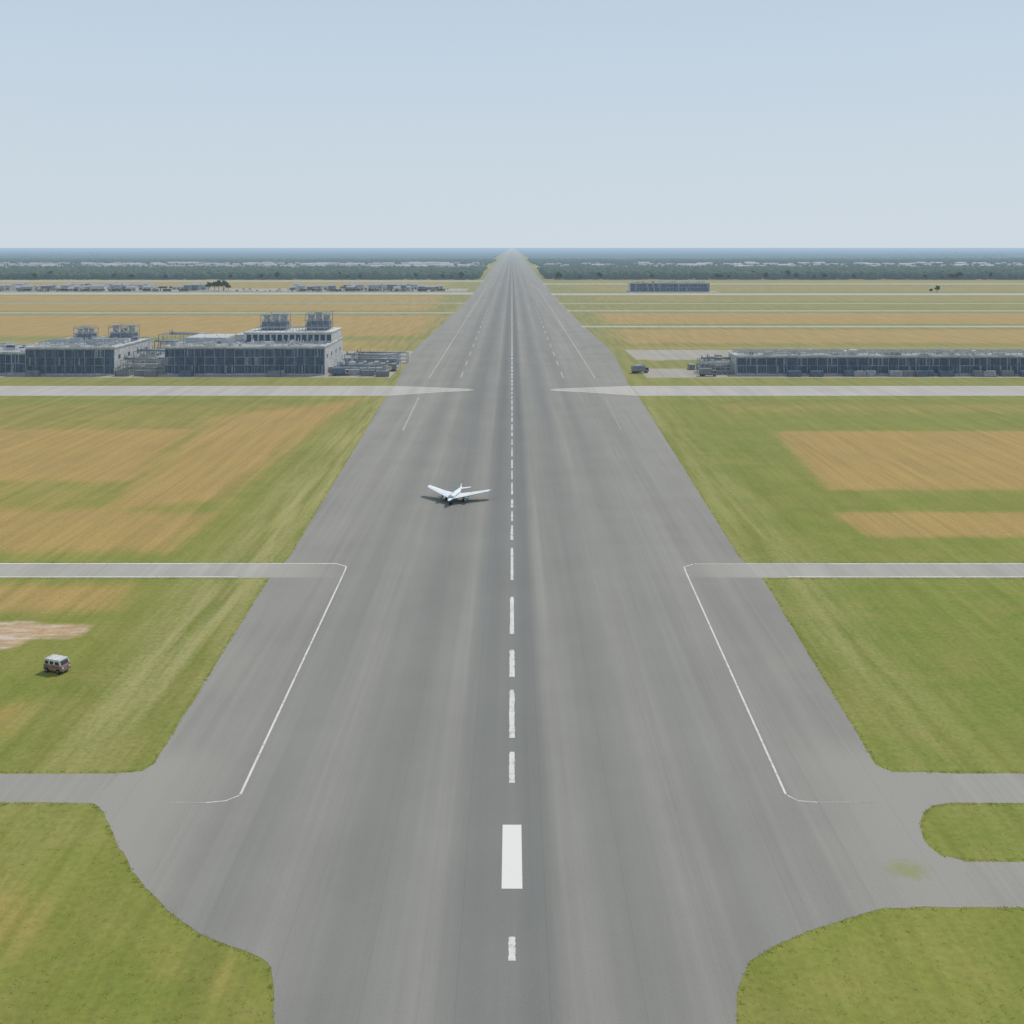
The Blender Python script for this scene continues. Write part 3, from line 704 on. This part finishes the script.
# ---------------------------------------------------------------- aeroplane
def ring(y,r,rz,zc,n_=20): return [(r*math.cos(2*math.pi*i/n_),y,zc+rz*math.sin(2*math.pi*i/n_)) for i in range(n_)]
def plane(x,y,rot):
    root=obj('aeroplane',None,loc=(x,y,0),rot=rot,label='white and teal aeroplane with broad swept wings on asphalt',category='aeroplane')
    root.scale=(1,.8,1)
    b=MB(); zc=1.6
    b.loft([ring(-7.4,.05,.04,1.4),ring(-6.9,.26,.16,1.42),ring(-6.1,.46,.30,1.48),ring(-5.0,.66,.44,1.55),ring(-3.6,.78,.52,zc),ring(0,.8,.54,zc),ring(2.5,.72,.5,zc+.03),ring(4.6,.52,.4,1.7),ring(6.4,.3,.26,1.8),ring(7.6,.12,.12,1.9)])
    fs=b.mesh('fuselage',[M_PLANE,M_TEAL],True)
    for p in fs.polygons:
        if p.center.z<1.42: p.material_index=1
    obj('fuselage',fs,root)
    b=MB()
    for s in(-1,1): b.box(s*.8-.03,-3.4,1.5,s*.8+.03,0.3,1.63)
    obj('trim_stripe',b.mesh('trim_stripe',[M_TEAL]),root)
    b=MB(); b.loft([[(.62*math.cos(a),-5.2-.5*(math.sin(a)),1.55+.44*math.sin(a)) for a in np.linspace(.45,math.pi-.45,10)],[(.78*math.cos(a),-4.2,1.6+.54*math.sin(a)) for a in np.linspace(.45,math.pi-.45,10)]],cap=False)
    obj('cockpit_window',b.mesh('cockpit_window',[M_TEAL]),root)
    b=MB(); b.add([(0,0,0),(0,.4,0),(0,.4,.24),(0,0,.24)],[(0,1,2,3)]); wm=b.mesh('window',[M_CARGL])
    for i in range(6):
        for s in(-1,1): obj('window',wm,root,loc=(s*.81,-3.2+i*.8,1.66))
    def foil(cx,cy,cz,ch,t):
        return [(cx,cy,cz),(cx,cy+ch*.15,cz+t*.5),(cx,cy+ch*.45,cz+t*.6),(cx,cy+ch,cz),(cx,cy+ch*.45,cz-t*.4),(cx,cy+ch*.15,cz-t*.5)]
    for s in(-1,1):
        up=.4 if s<0 else .15
        b=MB(); b.loft([foil(s*.4,-4.2,1.35,7.0,.55),foil(s*3.2,-1.2,1.55+up*.3,4.8,.42),foil(s*7.6,3.0+up,1.95+up,2.6,.18)])
        for k in range(len(b.m)-2):
            if k%6>=3: b.m[k]=1
        o=obj('wing',b.mesh('wing',[M_PLANE,M_TEAL]),root); fixn(o)
        b=MB(); b.loft([foil(s*7.62,3.02+up,1.96+up,2.58,.17),foil(s*8.3,3.9+up,1.95+up,1.5,.06)]); o=obj('wing_tip',b.mesh('wing_tip',[M_TEAL]),root); fixn(o)
        b=MB(); b.loft([foil(s*.2,5.4,1.85,2.1,.2),foil(s*2.4,6.6,2.1,1.3,.08)]); o=obj('tailplane',b.mesh('tailplane',[M_TEAL if s<0 else M_PLANE]),root); fixn(o)
        e=obj('engine',None,root,loc=(s*3.1,-1.7,1.1))
        b=MB(); R_=lambda y_,r:[(r*math.cos(2*math.pi*i/16),y_,r*math.sin(2*math.pi*i/16)) for i in range(16)]
        b.loft([R_(-1.2,.36),R_(-.9,.43),R_(.6,.42),R_(1.7,.24)]); obj('nacelle',b.mesh('nacelle',[M_TEAL],True),e)
        b=MB(); b.tube((0,-1.25,0),(0,-1.22,0),.3,n=16); b.tube((0,-1.6,0),(0,-1.25,0),.03,.14,10); obj('intake',b.mesh('intake',[M_METAL]),e)
    b=MB(); 
    def vf(z,y0,y1,t): return [(0,y0,z),(t,y0+(y1-y0)*.4,z),(0,y1,z),(-t,y0+(y1-y0)*.4,z)]
    b.loft([vf(1.85,4.4,7.5,.16),vf(2.2,5.5,7.8,.12),vf(2.75,6.7,8.2,.06)]); o=obj('tail_fin',b.mesh('tail_fin',[M_PLANE]),root); fixn(o)
    def gear(px,py):
        e=obj('landing_gear',None,root,loc=(px,py,0))
        b=MB(); b.tube((0,0,.35),(0,0,1.3),.09,n=8); obj('strut',b.mesh('strut',[M_METAL]),e)
        b=MB(); b.tube((-.3,0,.36),(-.1,0,.36),.36,n=14); b.tube((.1,0,.36),(.3,0,.36),.36,n=14); b.tube((-.1,0,.36),(.1,0,.36),.07,n=8); obj('wheel',b.mesh('wheel',[M_TYRE]),e)
    gear(0,-4.8); gear(-2.1,.3); gear(2.1,.3)
    return root
X,Y=G(455,501); plane(X,Y,math.radians(-12))

# ---------------------------------------------------------------- trees
def tree_meshes(seed,h):
    r_=random.Random(seed)
    b=MB(); b.tube((0,0,0),(0,0,h*.35),h*.03,h*.022,8); b.tube((0,0,h*.35),(r_.uniform(-.3,.3),0,h*.8),h*.022,h*.006,6)
    cl=[]
    for i in range(9):
        a=r_.uniform(0,6.28); z0=h*r_.uniform(.25,.6); l=h*r_.uniform(.15,.3); z1=z0+h*r_.uniform(.08,.25)
        e=(math.cos(a)*l,math.sin(a)*l,z1); b.tube((0,0,z0),e,h*.012,h*.004,5); cl.append((e,h*r_.uniform(.11,.18)))
    cl+=[((0,0,h*.82),h*.14),((r_.uniform(-1,1),r_.uniform(-1,1),h*.65),h*.2)]
    tm=b.mesh('trunk',[M_BARK])
    c=MB()
    for (p,rad) in cl:
        for i in range(46):
            d=Vector((r_.gauss(0,1),r_.gauss(0,1),r_.gauss(0,.8))).normalized()*rad*r_.uniform(.55,1.08)
            q_=Vector(p)+d; s=h*r_.uniform(.025,.05)
            a1=Vector((r_.gauss(0,1),r_.gauss(0,1),r_.gauss(0,1))).normalized(); a2=a1.cross(d).normalized()
            c.add([q_-a1*s-a2*s*.6,q_+a1*s-a2*s*.7,q_+a1*s*.8+a2*s,q_-a1*s*.7+a2*s*.8],[(0,1,2,3)])
    return tm,c.mesh('crown',[M_LEAF])
TM=[tree_meshes(i,h) for i,h in enumerate((9,11,13,15))]
def tree(x,y,label='broad leafy green tree standing alone by the road',grp=None,s=1,i=None):
    i=random.randrange(4) if i is None else i
    o=obj('tree',None,loc=(x,y,0),rot=random.uniform(0,6),label=label,category='tree')
    o.scale=(s,s,s*random.uniform(.9,1.1))
    if grp:o['group']=grp
    obj('trunk',TM[i][0],o); obj('crown',TM[i][1],o)
x,y=G(207,292); 
for dx,s in((-13,.9),(-4,1.1),(3,1.2),(10,1.1),(17,.9)): tree(x+dx,y+40+random.uniform(0,10),'dark green rounded tree beside the far apron','dark trees beside the far apron',s,2)
x,y=G(937,293); tree(x,y,'small dark tree alone in the flat field',None,.8,2); tree(x-5,y+6,'small dark tree alone in the flat field',None,.6,1)
for i in range(90):
    s=random.choice([-1,1]); x=s*random.uniform(75,1150); y=random.uniform(1860,1930)
    tree(x,y,'green tree at the edge of the distant wood','trees along the edge of the wood',random.uniform(.8,1.2))

import bmesh
bm=bmesh.new(); bmesh.ops.create_icosphere(bm,subdivisions=2,radius=1); bm.verts.ensure_lookup_table()
IV=np.array([v.co[:] for v in bm.verts]); IF=np.array([[v.index for v in f.verts] for f in bm.faces]); bm.free()
bm=bmesh.new(); bmesh.ops.create_icosphere(bm,subdivisions=1,radius=1); IV1=np.array([v.co[:] for v in bm.verts]); IF1=np.array([[v.index for v in f.verts] for f in bm.faces]); bm.free()
def wood(name,px,py,hmin,hmax,mat,label,iv,jf):
    n_=len(px); h=rng.uniform(hmin,hmax,n_); r=h*rng.uniform(.4,.65,n_)
    P_=iv[None]*(1+rng.uniform(-.22,.22,(n_,len(iv),1)))
    P_=P_*np.stack([r,r,h*.5],1)[:,None,:]
    P_[:,:,0]+=px[:,None]; P_[:,:,1]+=py[:,None]; P_[:,:,2]+=(h*.5)[:,None]
    Fc=(jf[None]+(np.arange(n_)*len(iv))[:,None,None]).reshape(-1,3)
    me=raw_mesh(name,P_.reshape(-1,3),Fc,mat); me.polygons.foreach_set('use_smooth',[True]*len(Fc))
    obj(name,me,kind='stuff',label=label,category='wood')
def scat(n_,x0,x1,y0,y1): return rng.uniform(x0,x1,n_),rng.uniform(y0,y1,n_)
a=scat(4600,-1450,-66,1880,2300); wood('woodland',*a,10,15,M_WOOD,'dense band of green trees beyond the airfield',IV,IF)
a=scat(4800,66,1600,1880,2350); wood('woodland',*a,11,16,M_WOOD,'dense band of green trees beyond the airfield',IV,IF)
a=scat(1500,-1700,-66,2350,2750); wood('woodland',*a,6,12,M_WOOD,'scattered trees among distant houses',IV1,IF1)
a=scat(1500,66,1700,2400,2750); wood('woodland',*a,6,12,M_WOOD,'scattered trees among distant houses',IV1,IF1)
a=scat(900,-1900,-80,2750,3500); wood('woodland',*a,5,9,M_WOOD,'scattered trees among distant houses',IV1,IF1)
a=scat(1300,80,1900,2750,3500); wood('woodland',*a,5,10,M_WOOD,'scattered trees among distant houses',IV1,IF1)
for s in(-1,1):
    a=scat(2600,70,2400,3500,4400); wood('woodland',a[0]*s,a[1],8,14,M_WOOD,'hazy belt of trees beyond distant houses',IV1,IF1)
for s in(-1,1):
    yy=np.array(geo(4200,45000,1.035)); t=np.linspace(0,1,420)
    XXX=s*(90+t[None,:]*(yy[:,None]*.62)); YYY=np.repeat(yy[:,None],len(t),1)+rng.uniform(-30,30,XXX.shape)
    Z=rng.uniform(9,13,XXX.shape)
    sn=np.sin(YYY/420+np.sin(XXX/900)*1.5+np.sin(XXX/333))
    Z*=np.clip((.95-sn)*4,.05,1)
    me=grid_mesh('forest',np.stack([XXX.ravel(),YYY.ravel(),Z.ravel()-.5],1),len(t),len(yy),M_FAR)
    if s<0: me.flip_normals()
    me.polygons.foreach_set('use_smooth',[True]*len(me.polygons))
    obj('forest',me,kind='stuff',label='hazy woodland reaching to the horizon',category='wood')

def house_mesh(w,d,h,wm,rm):
    b=MB(); b.box(-w/2,-d/2,0,w/2,d/2,h,0); e=.4; r=min(d*.3,3)
    b.add([(-w/2-e,-d/2-e,h),(w/2+e,-d/2-e,h),(w/2+e,d/2+e,h),(-w/2-e,d/2+e,h),(-w/2-e,0,h+r),(w/2+e,0,h+r)],[(0,1,5,4),(2,3,4,5),(3,0,4),(1,2,5),(0,3,2,1)],1)
    for i in range(3): x=-w/2+w*(i+.5)/3; b.box(x-.8,-d/2-.05,1,x+.8,-d/2-.003,2.4,2)
    return b.mesh('house',[wm,rm,M_DARK])
HM=[house_mesh(14,10,6,M_WALLP,M_TILE),house_mesh(22,12,6.5,M_HOUSE,M_TILE),house_mesh(36,16,7.5,M_WALLP,M_HOUSE),house_mesh(16,10,6,M_WALLP,M_TILE)]
HL=['small pale house with grey pitched roof among trees','long pale house with grey roof among trees','long pale warehouse with grey roof among trees','pale house with grey pitched roof among trees']
for i in range(295):
    k=random.randrange(4); s=random.choice([-1,-1,1]); y=random.choice([random.uniform(2780,3450),random.uniform(2900,3450)])
    x=s*random.uniform(120,y*.52)
    o=obj('house',HM[k],loc=(x,y,0),rot=random.uniform(-.3,.3),label=HL[k],category='house',group='distant houses among trees')

# ---------------------------------------------------------------- light, sky, camera
w=bpy.data.worlds.new('World'); scene.world=w; w.use_nodes=True; nt=w.node_tree; nt.nodes.clear()
sky=nt.nodes.new('ShaderNodeTexSky'); sky.sky_type='NISHITA'; sky.sun_disc=False
sky.sun_elevation=SUN_EL; sky.sun_rotation=SUN_AZ; sky.air_density=1.0; sky.dust_density=1.0; sky.ozone_density=1.0
tc=nt.nodes.new('ShaderNodeTexCoord'); sp=nt.nodes.new('ShaderNodeSeparateXYZ'); nt.links.new(tc.outputs['Generated'],sp.inputs[0])
cr=nt.nodes.new('ShaderNodeValToRGB'); nt.links.new(sp.outputs[2],cr.inputs[0])
els=cr.color_ramp.elements
def lin(c): return tuple(((x/255+.055)/1.055)**2.4 if x>10 else 0 for x in c)
stops=[(0.0,(206,217,226)),(.06,(203,216,226)),(.14,(198,213,226)),(.25,(189,207,225)),(.5,(176,189,206)),(1.0,(158,172,193))]
els[0].position=0; els[0].color=(*lin(stops[0][1]),1); els[1].position=1; els[1].color=(*lin(stops[-1][1]),1)
for p,c in stops[1:-1]:
    e=els.new(p); e.color=(*lin(c),1)
mul=nt.nodes.new('ShaderNodeVectorMath'); mul.operation='SCALE'; mul.inputs['Scale'].default_value=10.0; nt.links.new(cr.outputs[0],mul.inputs[0])
mx=nt.nodes.new('ShaderNodeMix'); mx.data_type='RGBA'; mx.inputs[0].default_value=.97; nt.links.new(sky.outputs[0],mx.inputs[6]); nt.links.new(mul.outputs[0],mx.inputs[7])
bg=nt.nodes.new('ShaderNodeBackground'); bg.inputs[1].default_value=.10
o_=nt.nodes.new('ShaderNodeOutputWorld'); nt.links.new(mx.outputs[2],bg.inputs[0]); nt.links.new(bg.outputs[0],o_.inputs[0])
d=Vector((math.cos(SUN_EL)*math.sin(SUN_AZ),math.cos(SUN_EL)*math.cos(SUN_AZ),math.sin(SUN_EL)))
l=bpy.data.lights.new('sun','SUN'); l.energy=2.55; l.angle=math.radians(.8); l.color=(1,.95,.87)
lo=bpy.data.objects.new('sun',l); coll.objects.link(lo); lo.rotation_euler=(-d).to_track_quat('-Z','Y').to_euler(); lo.location=(0,0,300)
cam=bpy.data.cameras.new('camera'); cam.lens=36; cam.sensor_width=36; cam.shift_y=-(512-HZ)/1024; cam.clip_start=1; cam.clip_end=200000
co=bpy.data.objects.new('camera',cam); coll.objects.link(co); co.location=(0,0,H); co.rotation_euler=(math.pi/2,0,0); scene.camera=co
scene.view_settings.view_transform='Standard'; scene.view_settings.look='None'; scene.view_settings.exposure=0
